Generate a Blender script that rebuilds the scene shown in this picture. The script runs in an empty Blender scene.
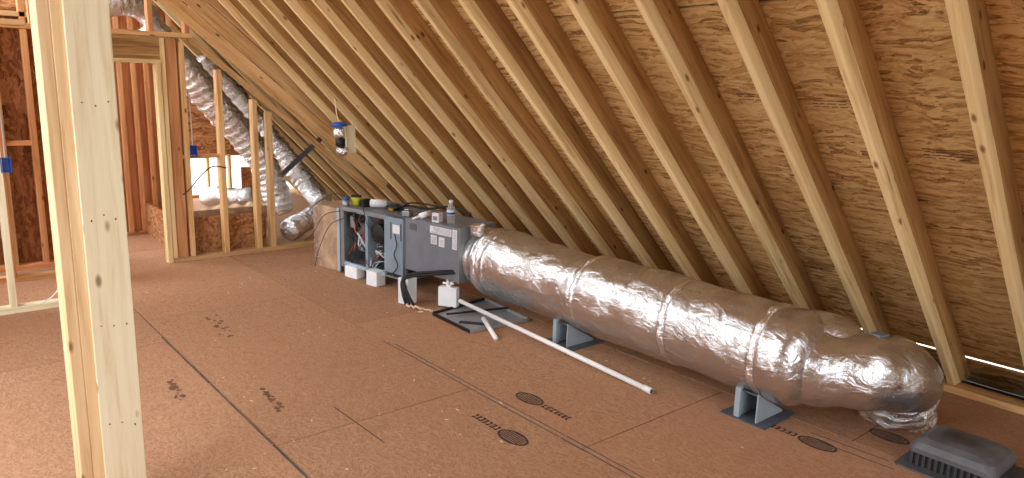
import bpy, bmesh, math, random
from mathutils import Matrix, Vector, noise

random.seed(11)
scene = bpy.context.scene
COL = scene.collection
PI = math.pi

# ------------------------------------------------------------------ camera
CAM_H = 1.65
cam_d = bpy.data.cameras.new('camera')
cam_d.sensor_fit = 'HORIZONTAL'
cam_d.sensor_width = 36.0
cam_d.lens = 36.0 * 734.34 / 1024.0
cam_d.clip_start = 0.02
cam_d.clip_end = 200
cam = bpy.data.objects.new('camera', cam_d)
COL.objects.link(cam)
# columns: camera right, up, backward in world axes
cam.matrix_world = Matrix((
    (0.76756995, 0.10864104, -0.63169098, 0.0),
    (-0.64032095, 0.17414480, -0.74810606, 0.0),
    (0.02873068, 0.97870870, 0.20323345, CAM_H),
    (0, 0, 0, 1)))
scene.camera = cam

# ------------------------------------------------------------------ sky / exposure
world = bpy.data.worlds.new('overcast_sky')
scene.world = world
world.use_nodes = True
bg = world.node_tree.nodes['Background']
bg.inputs['Color'].default_value = (0.93, 0.97, 1.0, 1)
bg.inputs['Strength'].default_value = 5.0
scene.view_settings.view_transform = 'Standard'
scene.view_settings.look = 'None'
scene.view_settings.gamma = 1.0
scene.view_settings.use_curve_mapping = False
scene.view_settings.exposure = 0.5
scene.cycles.use_denoising = True
scene.cycles.max_bounces = 10
scene.cycles.diffuse_bounces = 6
scene.cycles.glossy_bounces = 5
scene.cycles.sample_clamp_indirect = 8.0


def portal(name, loc, rot, sx, sy):
    l = bpy.data.lights.new(name, 'AREA')
    l.shape = 'RECTANGLE'
    l.size, l.size_y = sx, sy
    l.cycles.is_portal = True
    o = bpy.data.objects.new(name, l)
    COL.objects.link(o)
    o.location = loc
    o.rotation_euler = rot
    return o


# openings that let the daylight in: rear gable, left dormer, far left side
portal('daylight_portal_rear', (0.3, -3.45, 1.6), (PI / 2, 0, 0), 3.6, 2.4)
portal('daylight_portal_dormer', (-1.80, 3.2, 2.03), (0, -PI / 4, 0), 2.5, 3.7)
portal('daylight_portal_hall', (-1.58, 8.05, 2.25), (0, -PI / 4, 0), 5.9, 4.0)  # unseen roof hole over the hall, added to brighten it
portal('daylight_portal_gable', (1.75, 10.63, 1.3), (-PI / 2, 0, 0), 2.0, 1.9)  # hidden gable opening, added to light the far flex ducts


# ------------------------------------------------------------------ materials
def lin(c):
    c = c / 255.0
    return c / 12.92 if c <= 0.04045 else ((c + 0.055) / 1.055) ** 2.4


def rgb(r, g, b):
    return (lin(r), lin(g), lin(b), 1.0)


class NT:
    def __init__(self, name):
        self.m = bpy.data.materials.new(name)
        self.m.use_nodes = True
        self.t = self.m.node_tree
        self.b = self.t.nodes['Principled BSDF']

    def n(self, kind, **kw):
        nd = self.t.nodes.new('ShaderNode' + kind)
        for k, v in kw.items():
            if k in nd.inputs:
                nd.inputs[k].default_value = v
            else:
                setattr(nd, k, v)
        return nd

    def l(self, a, b):
        self.t.links.new(a, b)

    def coords(self, scale, rand=True):
        tc = self.n('TexCoord')
        mp = self.n('Mapping')
        mp.inputs['Scale'].default_value = scale
        src = tc.outputs['Object']
        if rand:
            oi = self.n('ObjectInfo')
            mu = self.n('VectorMath', operation='MULTIPLY_ADD')
            cx = self.n('CombineXYZ')
            for i, k in enumerate((37.0, 61.0, 23.0)):
                mm = self.n('Math', operation='MULTIPLY')
                mm.inputs[1].default_value = k
                self.l(oi.outputs['Random'], mm.inputs[0])
                self.l(mm.outputs[0], cx.inputs[i])
            add = self.n('VectorMath', operation='ADD')
            self.l(src, add.inputs[0])
            self.l(cx.outputs[0], add.inputs[1])
            src = add.outputs[0]
        self.l(src, mp.inputs['Vector'])
        return mp.outputs[0], src

    def noise(self, vec, scale, detail=4, rough=.55, dist=0.0):
        nd = self.n('TexNoise')
        nd.inputs['Scale'].default_value = scale
        nd.inputs['Detail'].default_value = detail
        nd.inputs['Roughness'].default_value = rough
        nd.inputs['Distortion'].default_value = dist
        if vec is not None:
            self.l(vec, nd.inputs['Vector'])
        return nd.outputs['Fac']

    def ramp(self, fac, stops):
        r = self.n('ValToRGB')
        e = r.color_ramp.elements
        while len(e) < len(stops):
            e.new(0.5)
        for i, (p, c) in enumerate(stops):
            e[i].position = p
            e[i].color = c
        self.l(fac, r.inputs[0])
        return r.outputs[0]

    def mix(self, fac, a, b, mode='MIX'):
        m = self.n('Mix', data_type='RGBA', blend_type=mode)
        for s, v in ((0, fac), (6, a), (7, b)):
            if isinstance(v, (int, float)):
                m.inputs[s].default_value = v
            elif isinstance(v, tuple):
                m.inputs[s].default_value = v
            else:
                self.l(v, m.inputs[s])
        return m.outputs[2]

    def bump(self, h, strength, dist=0.01):
        b = self.n('Bump')
        b.inputs['Strength'].default_value = strength
        b.inputs['Distance'].default_value = dist
        self.l(h, b.inputs['Height'])
        self.l(b.outputs[0], self.b.inputs['Normal'])


def wood(name, light, mid, dark, knots=True, vary=0.25, rough=.75, stain=0.0):
    """sawn lumber, grain along local X"""
    k = NT(name)
    v, src = k.coords((1.6, 26, 26))
    f = k.noise(v, 1.0, 5, .6, .6)
    c = k.ramp(f, [(.3, dark), (.48, mid), (.68, light)])
    mp = k.n('Mapping')
    mp.inputs['Scale'].default_value = (.9, 2.5, 2.5)
    k.l(src, mp.inputs['Vector'])
    blot = k.noise(mp.outputs[0], 1.4, 3)
    c = k.mix(k.ramp(blot, [(.35, (.0, .0, .0, 1)), (.75, (.55, .55, .55, 1))]), c, mid)
    if knots:
        m2 = k.n('Mapping')
        m2.inputs['Scale'].default_value = (5.5, 13, 13)
        k.l(src, m2.inputs['Vector'])
        vo = k.n('TexVoronoi')
        vo.inputs['Scale'].default_value = 1.0
        k.l(m2.outputs[0], vo.inputs['Vector'])
        kn = k.ramp(vo.outputs['Distance'], [(.07, (1, 1, 1, 1)), (.17, (0, 0, 0, 1))])
        sp = k.n('SeparateColor')
        k.l(vo.outputs['Color'], sp.inputs[0])
        gt = k.n('Math', operation='GREATER_THAN')
        gt.inputs[1].default_value = .6
        k.l(sp.outputs[0], gt.inputs[0])
        kn = k.mix(gt.outputs[0], (0, 0, 0, 1), kn)
        c = k.mix(kn, c, (dark[0] * .5, dark[1] * .42, dark[2] * .4, 1))
    if stain:
        m3 = k.n('Mapping')
        m3.inputs['Scale'].default_value = (1.1, 20, 20)
        k.l(src, m3.inputs['Vector'])
        sf = k.noise(m3.outputs[0], .9, 5, .7)
        c = k.mix(k.ramp(sf, [(.64, (0, 0, 0, 1)), (.74, (stain, stain, stain, 1))]), c, rgb(72, 58, 46))
    oi = k.n('ObjectInfo')
    hv = k.n('MapRange')
    hv.inputs['To Min'].default_value = 1.0 - vary
    hv.inputs['To Max'].default_value = 1.0 + vary * .5
    k.l(oi.outputs['Random'], hv.inputs['Value'])
    hs = k.n('HueSaturation')
    k.l(hv.outputs[0], hs.inputs['Value'])
    k.l(c, hs.inputs['Color'])
    k.l(hs.outputs[0], k.b.inputs['Base Color'])
    k.b.inputs['Roughness'].default_value = rough
    k.b.inputs['Specular IOR Level'].default_value = .25
    k.bump(f, .25, .004)
    return k.m


def osb(name, light, mid, dark, stretch=(3.0, 16, 16), scale=2.6, contrast=1.0, red=None):
    """strand board: pale and brown flakes lying mostly along local X"""
    k = NT(name)
    v, src = k.coords(stretch)
    warp = k.n('TexNoise')
    warp.inputs['Scale'].default_value = 5.0
    k.l(src, warp.inputs['Vector'])
    wv = k.n('VectorMath', operation='SCALE')
    wv.inputs['Scale'].default_value = 2.4
    k.l(warp.outputs['Color'], wv.inputs[0])
    ad = k.n('VectorMath', operation='ADD')
    k.l(v, ad.inputs[0])
    k.l(wv.outputs[0], ad.inputs[1])
    f1 = k.noise(ad.outputs[0], scale, 6, .68, .9)
    vo = k.n('TexVoronoi')
    vo.inputs['Scale'].default_value = scale * .9
    k.l(ad.outputs[0], vo.inputs['Vector'])
    sep = k.n('SeparateColor')
    k.l(vo.outputs['Color'], sep.inputs[0])
    mixf = k.n('Math', operation='MULTIPLY_ADD')
    mixf.inputs[1].default_value = .34 * contrast
    k.l(sep.outputs[0], mixf.inputs[0])
    sc = k.n('Math', operation='MULTIPLY_ADD')
    sc.inputs[1].default_value = .9
    sc.inputs[2].default_value = -.11
    k.l(f1, sc.inputs[0])
    k.l(sc.outputs[0], mixf.inputs[2])
    f2 = k.noise(ad.outputs[0], scale * 3.5, 4, .65)
    fine = k.n('Math', operation='MULTIPLY_ADD')
    fine.inputs[1].default_value = .55 * contrast
    k.l(f2, fine.inputs[0])
    sub = k.n('Math', operation='SUBTRACT')
    sub.inputs[1].default_value = .275 * contrast
    k.l(mixf.outputs[0], sub.inputs[0])
    k.l(sub.outputs[0], fine.inputs[2])
    c = k.ramp(fine.outputs[0], [(.28, dark), (.46, mid), (.72, light)])
    big = k.noise(src, .9, 4, .6)
    c = k.mix(k.ramp(big, [(.35, (0, 0, 0, 1)), (.7, (.5, .5, .5, 1))]), c, red or mid)
    oi = k.n('ObjectInfo')
    hv = k.n('MapRange')
    hv.inputs['To Min'].default_value = .88
    hv.inputs['To Max'].default_value = 1.08
    k.l(oi.outputs['Random'], hv.inputs['Value'])
    hs = k.n('HueSaturation')
    k.l(hv.outputs[0], hs.inputs['Value'])
    k.l(c, hs.inputs['Color'])
    k.l(hs.outputs[0], k.b.inputs['Base Color'])
    k.b.inputs['Roughness'].default_value = .8
    k.b.inputs['Specular IOR Level'].default_value = .2
    k.bump(mixf.outputs[0], .35, .004)
    return k.m


def plain(name, col, rough=.5, metal=0.0, var=0.06, bump=0.0, spec=.4):
    k = NT(name)
    tc = k.n('TexCoord')
    f = k.noise(tc.outputs['Object'], 9.0, 4)
    lo = tuple(max(0, c * (1 - var * 2)) for c in col[:3]) + (1,)
    hi = tuple(min(1, c * (1 + var)) for c in col[:3]) + (1,)
    k.l(k.ramp(f, [(.3, lo), (.7, hi)]), k.b.inputs['Base Color'])
    k.b.inputs['Roughness'].default_value = rough
    k.b.inputs['Metallic'].default_value = metal
    k.b.inputs['Specular IOR Level'].default_value = spec
    if bump:
        k.bump(k.noise(tc.outputs['Object'], 40.0, 3), bump, .003)
    return k.m


def foil(name, col=(.67, .67, .68, 1), rough=.22, scale=1.0, strength=.5):
    """reinforced foil jacket: crinkled metal, scrim lines"""
    k = NT(name)
    tc = k.n('TexCoord')
    mp = k.n('Mapping')
    mp.inputs['Scale'].default_value = (14 * scale, 7 * scale, 14 * scale)
    mp.inputs['Rotation'].default_value = (.3, .2, .5)
    k.l(tc.outputs['Object'], mp.inputs['Vector'])
    n1 = k.noise(mp.outputs[0], 1.0, 5, .62, 1.4)
    n2 = k.noise(tc.outputs['Object'], 38.0 * scale, 4, .6, 1.2)
    add = k.n('Math', operation='MULTIPLY_ADD')
    add.inputs[1].default_value = .2
    k.l(n2, add.inputs[0])
    k.l(n1, add.inputs[2])
    k.b.inputs['Base Color'].default_value = col
    k.b.inputs['Metallic'].default_value = .95
    rr = k.n('MapRange')
    rr.inputs['To Min'].default_value = rough * .75
    rr.inputs['To Max'].default_value = rough * 1.5
    k.l(n1, rr.inputs['Value'])
    k.l(rr.outputs[0], k.b.inputs['Roughness'])
    k.bump(add.outputs[0], strength, .02)
    return k.m


M = {}
M['rafter'] = wood('rafter_lumber', rgb(200, 162, 106), rgb(174, 134, 82), rgb(122, 88, 50), stain=.55)
M['strip'] = wood('pale_strip_lumber', rgb(240, 218, 170), rgb(230, 202, 148), rgb(192, 156, 102), vary=.15, stain=.85)
M['stud'] = wood('stud_lumber', rgb(222, 188, 138), rgb(204, 162, 110), rgb(160, 112, 68))
M['warm_lit'] = wood('warm_lit_lumber', rgb(230, 178, 128), rgb(212, 150, 100), rgb(168, 108, 66))  # stud lumber with the warm orange light put into its colour
M['white_stud'] = wood('fresh_white_lumber', rgb(240, 232, 204), rgb(230, 218, 184), rgb(204, 184, 142), vary=.03)
M['post_tan'] = wood('post_tan_lumber', rgb(238, 212, 170), rgb(226, 192, 146), rgb(198, 156, 108), vary=.05)
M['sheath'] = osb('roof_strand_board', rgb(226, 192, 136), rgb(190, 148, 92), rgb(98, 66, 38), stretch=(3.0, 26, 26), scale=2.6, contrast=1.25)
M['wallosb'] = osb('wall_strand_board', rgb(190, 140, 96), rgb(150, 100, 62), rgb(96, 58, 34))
M['floor'] = osb('floor_strand_board', rgb(202, 166, 134), rgb(182, 142, 110), rgb(154, 112, 84),
                 stretch=(8, 16, 16), scale=6.5, contrast=.38, red=rgb(172, 124, 94))
M['lit_hallboard'] = wood('warm_lit_board', rgb(238, 190, 142), rgb(222, 166, 118), rgb(184, 126, 82), knots=False)  # orange light between the hall studs, painted into the board colour
M['ground'] = plain('dry_ground', rgb(176, 164, 148), .95, var=.15)
M['felt'] = plain('black_felt', rgb(34, 28, 26), .9)
M['underfloor'] = plain('dark_joint', rgb(40, 30, 26), .9)
M['ink'] = plain('grey_ink', rgb(74, 60, 54), .9, var=.2)
M['faint_ink'] = plain('faint_ink', rgb(118, 82, 64), .9, var=.2)
M['chalk'] = plain('grey_green_line', rgb(86, 86, 82), .9, var=.2)
M['foil'] = foil('duct_foil')
M['foil_crumple'] = foil('crumpled_foil', (.90, .91, .93, 1), .15, 1.6, .9)
M['foil_tape'] = foil('foil_tape', (.88, .88, .9, 1), .14, 2.0, .5)
M['steel'] = plain('galvanised_steel', rgb(150, 156, 160), .38, .7)
M['pan_grey'] = plain('dull_sheet_metal', rgb(158, 158, 160), .45, .25)
M['grey_paint'] = plain('grey_cabinet_paint', rgb(112, 116, 124), .45)
M['blue_grey'] = plain('blue_grey_cabinet_paint', rgb(126, 142, 154), .42)
M['cab_dark'] = plain('dark_cabinet_lining', rgb(40, 40, 42), .7)
M['black'] = plain('black_rubber', rgb(22, 22, 24), .5)
M['white'] = plain('white_foam', rgb(232, 236, 240), .6, bump=.1)
M['pvc'] = plain('white_pvc', rgb(240, 240, 238), .3, var=.02)
M['paper'] = plain('paper_label', rgb(214, 214, 218), .6, var=.1)
M['paper_ink'] = plain('printed_ink', rgb(120, 122, 130), .7)
M['tan_board'] = plain('tan_fibre_board', rgb(176, 146, 118), .8, var=.22, bump=.3)
M['copper'] = plain('copper_pipe', rgb(190, 110, 72), .3, .9)
M['brass'] = plain('brass', rgb(200, 160, 80), .35, .8)
M['vent_grey'] = plain('grey_vent_plastic', rgb(84, 86, 90), .42, var=.18)
M['vent_dark'] = plain('dark_vent_plastic', rgb(40, 40, 42), .6)  # dark grey plastic, also used for nails, wires and tub lid
M['vent_rib'] = plain('vent_rib_plastic', rgb(62, 63, 66), .5)
M['bracket'] = plain('pale_blue_grey_plastic', rgb(158, 172, 182), .4)
M['bracket_base'] = plain('slate_plastic_base', rgb(84, 92, 100), .45)
M['blue'] = plain('blue_plastic', rgb(28, 84, 176), .4)
M['yellow'] = plain('yellow_green_plastic', rgb(186, 178, 40), .45)
M['red'] = plain('red_wire', rgb(150, 40, 34), .5)
M['chip'] = plain('wood_chip', rgb(232, 206, 172), .7)
M['insul'] = plain('mineral_insulation', rgb(206, 176, 140), .95, var=.3, bump=.8)
M['tape_blue'] = plain('blue_grey_tape', rgb(120, 132, 150), .5)
kg = NT('clear_bottle_plastic')
kg.b.inputs['Base Color'].default_value = (.92, .96, 1, 1)
kg.b.inputs['Roughness'].default_value = .08
kg.b.inputs['Transmission Weight'].default_value = .85
kg.b.inputs['IOR'].default_value = 1.2
M['clear'] = kg.m


# ------------------------------------------------------------------ mesh helpers
def tag(o, label=None, cat=None, group=None, kind=None):
    if label:
        o['label'] = label
    if cat:
        o['category'] = cat
    if group:
        o['group'] = group
    if kind:
        o['kind'] = kind
    return o


def empty(name, loc=(0, 0, 0), rz=0.0, label=None, cat=None, group=None, kind=None):
    o = bpy.data.objects.new(name, None)
    o.empty_display_size = .1
    COL.objects.link(o)
    o.matrix_world = Matrix.Translation(loc) @ Matrix.Rotation(rz, 4, 'Z')
    o['_m'] = 0
    del o['_m']
    EM[o.name] = o.matrix_world.copy()
    return tag(o, label, cat, group, kind)


EM = {}


def link(name, me, mat, parent=None, mw=None, local=False, smooth=False):
    """mw = world matrix (or matrix in the parent's frame when local)"""
    if mat is not None and not me.materials:
        me.materials.append(mat)
    o = bpy.data.objects.new(name, me)
    COL.objects.link(o)
    mw = mw or Matrix.Identity(4)
    if parent is not None:
        o.parent = parent
        pm = EM.get(parent.name, Matrix.Identity(4))
        if local:
            o.matrix_basis = mw
            EM[o.name] = pm @ mw
        else:
            o.matrix_basis = pm.inverted() @ mw
            EM[o.name] = mw
    else:
        o.matrix_world = mw
        EM[o.name] = mw.copy()
    if smooth:
        for p in me.polygons:
            p.use_smooth = True
    return o


class MB:
    def __init__(self):
        self.v, self.f = [], []

    def add(self, vs, fs):
        n = len(self.v)
        self.v += [tuple(v) for v in vs]
        self.f += [tuple(i + n for i in f) for f in fs]
        return self

    def box(self, x0, x1, y0, y1, z0, z1):
        vs = [(x, y, z) for x in (x0, x1) for y in (y0, y1) for z in (z0, z1)]
        return self.add(vs, [(0, 1, 3, 2), (4, 6, 7, 5), (0, 4, 5, 1), (2, 3, 7, 6), (0, 2, 6, 4), (1, 5, 7, 3)])

    def prism_y(self, poly, y0, y1):
        """polygon of (x, z), extruded along y"""
        n = len(poly)
        vs = [(x, y0, z) for x, z in poly] + [(x, y1, z) for x, z in poly]
        fs = [tuple(range(n)), tuple(range(2 * n - 1, n - 1, -1))]
        fs += [(i, i + n, (i + 1) % n + n, (i + 1) % n) for i in range(n)]
        return self.add(vs, fs)

    def prism_z(self, poly, z0, z1):
        n = len(poly)
        vs = [(x, y, z0) for x, y in poly] + [(x, y, z1) for x, y in poly]
        fs = [tuple(range(n - 1, -1, -1)), tuple(range(n, 2 * n))]
        fs += [(i, (i + 1) % n, (i + 1) % n + n, i + n) for i in range(n)]
        return self.add(vs, fs)

    def tube(self, pts, r, seg=8, rads=None, cap=True):
        pts = [Vector(p) for p in pts]
        n = len(pts)
        t0 = (pts[1] - pts[0]).normalized()
        up = Vector((0, 0, 1)) if abs(t0.z) < .9 else Vector((1, 0, 0))
        a = t0.cross(up).normalized()
        base = len(self.v)
        for i, p in enumerate(pts):
            t = (pts[min(i + 1, n - 1)] - pts[max(i - 1, 0)]).normalized()
            a = (a - t * a.dot(t)).normalized()
            b = t.cross(a)
            rr = rads[i] if rads else r
            for j in range(seg):
                th = 2 * PI * j / seg
                self.v.append(tuple(p + (a * math.cos(th) + b * math.sin(th)) * rr))
        for i in range(n - 1):
            for j in range(seg):
                k = (j + 1) % seg
                self.f.append((base + i * seg + j, base + i * seg + k, base + (i + 1) * seg + k, base + (i + 1) * seg + j))
        if cap:
            self.f.append(tuple(base + j for j in range(seg - 1, -1, -1)))
            self.f.append(tuple(base + (n - 1) * seg + j for j in range(seg)))
        return self

    def lathe(self, prof, seg=20, c=(0, 0, 0)):
        """profile of (radius, z) revolved about z"""
        b = len(self.v)
        for r, z in prof:
            for j in range(seg):
                th = 2 * PI * j / seg
                self.v.append((c[0] + r * math.cos(th), c[1] + r * math.sin(th), c[2] + z))
        n = len(prof)
        for i in range(n - 1):
            for j in range(seg):
                k = (j + 1) % seg
                self.f.append((b + i * seg + j, b + i * seg + k, b + (i + 1) * seg + k, b + (i + 1) * seg + j))
        self.f.append(tuple(b + j for j in range(seg - 1, -1, -1)))
        self.f.append(tuple(b + (n - 1) * seg + j for j in range(seg)))
        return self

    def mesh(self, name, frame=None):
        me = bpy.data.meshes.new(name)
        vs = self.v
        if frame is not None:
            inv = frame.inverted()
            vs = [inv @ Vector(v) for v in vs]
        me.from_pydata(vs, [], self.f)
        me.validate()
        bm = bmesh.new()
        bm.from_mesh(me)
        bmesh.ops.recalc_face_normals(bm, faces=bm.faces)
        bm.to_mesh(me)
        bm.free()
        return me

    def build(self, name, mat, parent=None, frame=None, local=False, smooth=False):
        if local:
            return link(name, self.mesh(name), mat, parent, Matrix.Identity(4) if frame is None else frame, True, smooth)
        me = self.mesh(name, frame)
        return link(name, me, mat, parent, frame, False, smooth)


def bevel(o, w=.003, seg=2):
    m = o.modifiers.new('bevel', 'BEVEL')
    m.width = w
    m.segments = seg
    m.limit_method = 'ANGLE'
    return o


def axis_frame(p, direction, up=(0, 0, 1)):
    x = Vector(direction).normalized()
    u = Vector(up)
    y = u.cross(x)
    if y.length < 1e-4:
        y = Vector((0, 1, 0)).cross(x)
    y.normalize()
    z = x.cross(y)
    m = Matrix((x, y, z)).transposed().to_4x4()
    m.translation = Vector(p)
    return m


def board(name, p0, p1, w, t, mat, parent=None, up=(0, 0, 1), bev=.002):
    """a straight timber from p0 to p1 (centre line); w across, t along 'up'"""
    p0, p1 = Vector(p0), Vector(p1)
    fr = axis_frame((p0 + p1) / 2, p1 - p0, up)
    L = (p1 - p0).length / 2
    me = MB().box(-L, L, -w / 2, w / 2, -t / 2, t / 2).mesh(name)
    o = link(name, me, mat, parent, fr)
    if bev:
        bevel(o, bev, 1)
    return o


def vstud(name, x0, x1, y0, y1, z0, z1, mat, parent=None):
    return board(name, ((x0 + x1) / 2, (y0 + y1) / 2, z0), ((x0 + x1) / 2, (y0 + y1) / 2, z1), y1 - y0, x1 - x0, mat, parent, up=(1, 0, 0))


def hboard(name, x0, x1, y0, y1, z0, z1, mat, parent=None):
    """horizontal timber, grain along the longer of x and y"""
    yc, zc, xc = (y0 + y1) / 2, (z0 + z1) / 2, (x0 + x1) / 2
    if x1 - x0 >= y1 - y0:
        return board(name, (x0, yc, zc), (x1, yc, zc), y1 - y0, z1 - z0, mat, parent)
    return board(name, (xc, y0, zc), (xc, y1, zc), x1 - x0, z1 - z0, mat, parent)


def copy(o, parent, mw):
    c = o.copy()
    COL.objects.link(c)
    c.parent = parent
    pm = EM.get(parent.name, Matrix.Identity(4)) if parent else Matrix.Identity(4)
    c.matrix_basis = pm.inverted() @ mw
    EM[c.name] = mw.copy()
    return c


# ================================================================== FLOOR
floor = link('floor', MB().box(-3.9, 4.95, -3.5, 10.9, -.14, -.02).mesh('floor'), M['underfloor'])
tag(floor, kind='structure')
COLS = [-3.28, -2.16, -1.04, .08, 1.20, 2.32, 3.44, 4.56]
PITCH = 2.24
OFF = {3: .3, 4: 3.06, 5: 2.19, 6: 1.45}
for ci in range(len(COLS) - 1):
    x0, x1 = COLS[ci], COLS[ci + 1]
    off = OFF.get(ci, .6 * ci) % PITCH
    y = -3.45
    edges = [y]
    e = off - 4 * PITCH
    while e < 10.8:
        if e > y + .3:
            edges.append(e)
        e += PITCH
    edges.append(10.85)
    for a, b in zip(edges[:-1], edges[1:]):
        fr = axis_frame(((x0 + x1) / 2, (a + b) / 2, 0), (0, 1, 0))
        hx, hy = (b - a) / 2 - .003, (x1 - x0) / 2 - .0045
        o = link('floor_panel', MB().box(-hx, hx, -hy, hy, -.02, 0).mesh('floor_panel'), M['floor'], floor, fr)


def stamp(cx, cy, sx, mat, flip=1, parent=floor, n=7):
    """inked maker's mark: an oval of close lines with a run of short letter strokes along y"""
    mb = MB()
    R1, R2 = .075 * sx, .042 * sx
    def strip(x0, x1, y0, y1):
        mb.box(x0, x1, y0, y1, 0, .0006)
    N = 22
    for i in range(N):
        a0, a1 = 2 * PI * i / N, 2 * PI * (i + 1) / N
        p = []
        for rr, aa in ((1, a0), (1, a1), (.86, a1), (.86, a0)):
            p.append((R2 * rr * math.cos(aa), R1 * rr * math.sin(aa)))
        mb.prism_z(p, 0, .0006)
    for i in range(-3, 4):
        t = i / 4.0
        half = R1 * .8 * math.sqrt(max(0, 1 - t * t))
        strip(R2 * t - .0038, R2 * t + .0038, -half, half)
    y = R1 + .012
    for i in range(n):
        w = random.uniform(.016, .026)
        h = random.uniform(.018, .023)
        strip(-h, -h + .009, y, y + w)
        strip(h - .009, h, y, y + w)
        strip(-h, h, y, y + .009)
        if i % 2:
            strip(-.003, .003, y, y + w)
        y += w + .009
    fr = Matrix.Translation((cx, cy, .0005)) @ Matrix.Rotation(0 if flip > 0 else PI, 4, 'Z')
    return link('ink_stamp', mb.mesh('ink_stamp'), mat, parent, fr)


stamp(2.128, 2.47, 1.3, M['ink'], 1)
stamp(2.488, 2.76, 1.3, M['ink'], -1)
stamp(3.27, 1.54, 1.3, M['ink'], 1)
stamp(3.64, 1.36, 1.3, M['ink'], -1)


def smear(cx, cy, L, W):
    """scuffed, worn-off ink: a loose trail of ragged patches"""
    mb = MB()
    for i in range(16):
        t = i / 15.0 - .5
        x, y = cx + t * .5 * W + random.uniform(-W, W) * .35, cy + t * L + random.uniform(-.02, .02)
        r0 = random.uniform(.008, .022)
        mb.prism_z([(x + r0 * random.uniform(.4, 1) * math.cos(a), y + 1.7 * r0 * random.uniform(.4, 1) * math.sin(a)) for a in [j * PI / 5 for j in range(10)]], .0004, .0007 + i * .00002)
    return mb.build('scuff_mark', M['faint_ink'], floor)


smear(1.38, 3.55, .30, .05)
smear(1.02, 3.97, .30, .06)
smear(1.56, 4.9, .5, .12)
# nailing line drawn along the two long joints and short pencil ticks
for xx, y0, y1 in ((1.19, 2.2, 4.7), (2.31, 1.5, 3.9), (2.345, 1.5, 3.6)):
    mb = MB()
    y = y0
    while y < y1:
        l = random.uniform(.15, .45)
        w = random.uniform(.0025, .0045)
        mb.box(xx - w, xx + w, y, y + l, 0, .0005)
        y += l + random.uniform(.0, .015)
    link('pencil_line', mb.mesh('pencil_line'), M['chalk'], floor, Matrix.Translation((0, 0, .0004)))
for x0, y0, x1, y1 in ((1.60, 3.28, 1.61, 2.79), (3.30, 1.55, 3.32, 1.2), (3.36, 1.62, 3.38, 1.25)):
    board('pencil_line', (x0, y0, .0006), (x1, y1, .0006), .005, .0008, M['ink'], floor, bev=0)
# splinters and scraps scattered on the deck
mb = MB()
for i in range(80):
    x, y = random.uniform(.6, 4.3), random.uniform(1.3, 6.2)
    a = random.uniform(0, PI)
    l, w = random.uniform(.004, .011), random.uniform(.0015, .003)
    c, s = math.cos(a), math.sin(a)
    mb.prism_z([(x + c * l - s * w, y + s * l + c * w), (x - c * l - s * w, y - s * l + c * w),
                (x - c * l + s * w, y - s * l - c * w), (x + c * l + s * w, y + s * l - c * w)], .0003, .003)
o = mb.build('sawdust_splinters', M['chip'])
tag(o, 'tiny pale wood splinters strewn over the subfloor', 'debris', kind='stuff')

# ground outside, far below the attic
gr = MB().box(-60, 60, -60, 60, -3.3, -3.2).build('ground', M['ground'])
tag(gr, kind='structure')

# ================================================================== ROOF
E0 = 4.567          # x where the rafter undersides reach the floor; 45 degree slope
RX = 0.5            # ridge
DEPTH = .184 * math.sqrt(2)
STRIP = .066 * math.sqrt(2)
ceiling = empty('ceiling', (0, 0, 0), kind='structure')
SL = axis_frame((0, 0, 0), (1, 0, -1), (1, 0, 1))      # grain down the slope


def rafter_meshes(side):
    def P(lo, hi):
        zb = .041
        poly = [(RX, E0 + lo - RX), (E0 + lo - zb, zb), (E0 + hi - zb, zb), (RX, E0 + hi - RX)]
        if side < 0:
            poly = [(2 * RX - x, z) for x, z in poly]
        return poly
    fr = SL if side > 0 else axis_frame((0, 0, 0), (-1, 0, -1), (-1, 0, 1))
    a = MB().prism_y(P(STRIP, DEPTH), -.038, 0).mesh('rafter', fr)
    b = MB().prism_y(P(0, STRIP), -.039, .001).mesh('edge_strip', fr)
    a.materials.append(M['rafter'])
    b.materials.append(M['strip'])
    return fr, a, b


for side in (1, -1):
    fr, ra, rb = rafter_meshes(side)
    for k in range(-10, 24):
        y = 1.010 + .4064 * k + random.uniform(-.012, .012)
        if side < 0 and (1.3 < y < 5.1 or 6.0 < y < 10.1):
            continue
        if k in (14, 15):
            y = 1.010 + .4064 * k
        mw = Matrix.Translation((0, y, 0)) @ fr
        r = link('rafter', ra, None, ceiling, mw)
        bevel(r, .003, 1)
        s = link('edge_strip', rb, None, r, mw)
        bevel(s, .005, 2)

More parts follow.
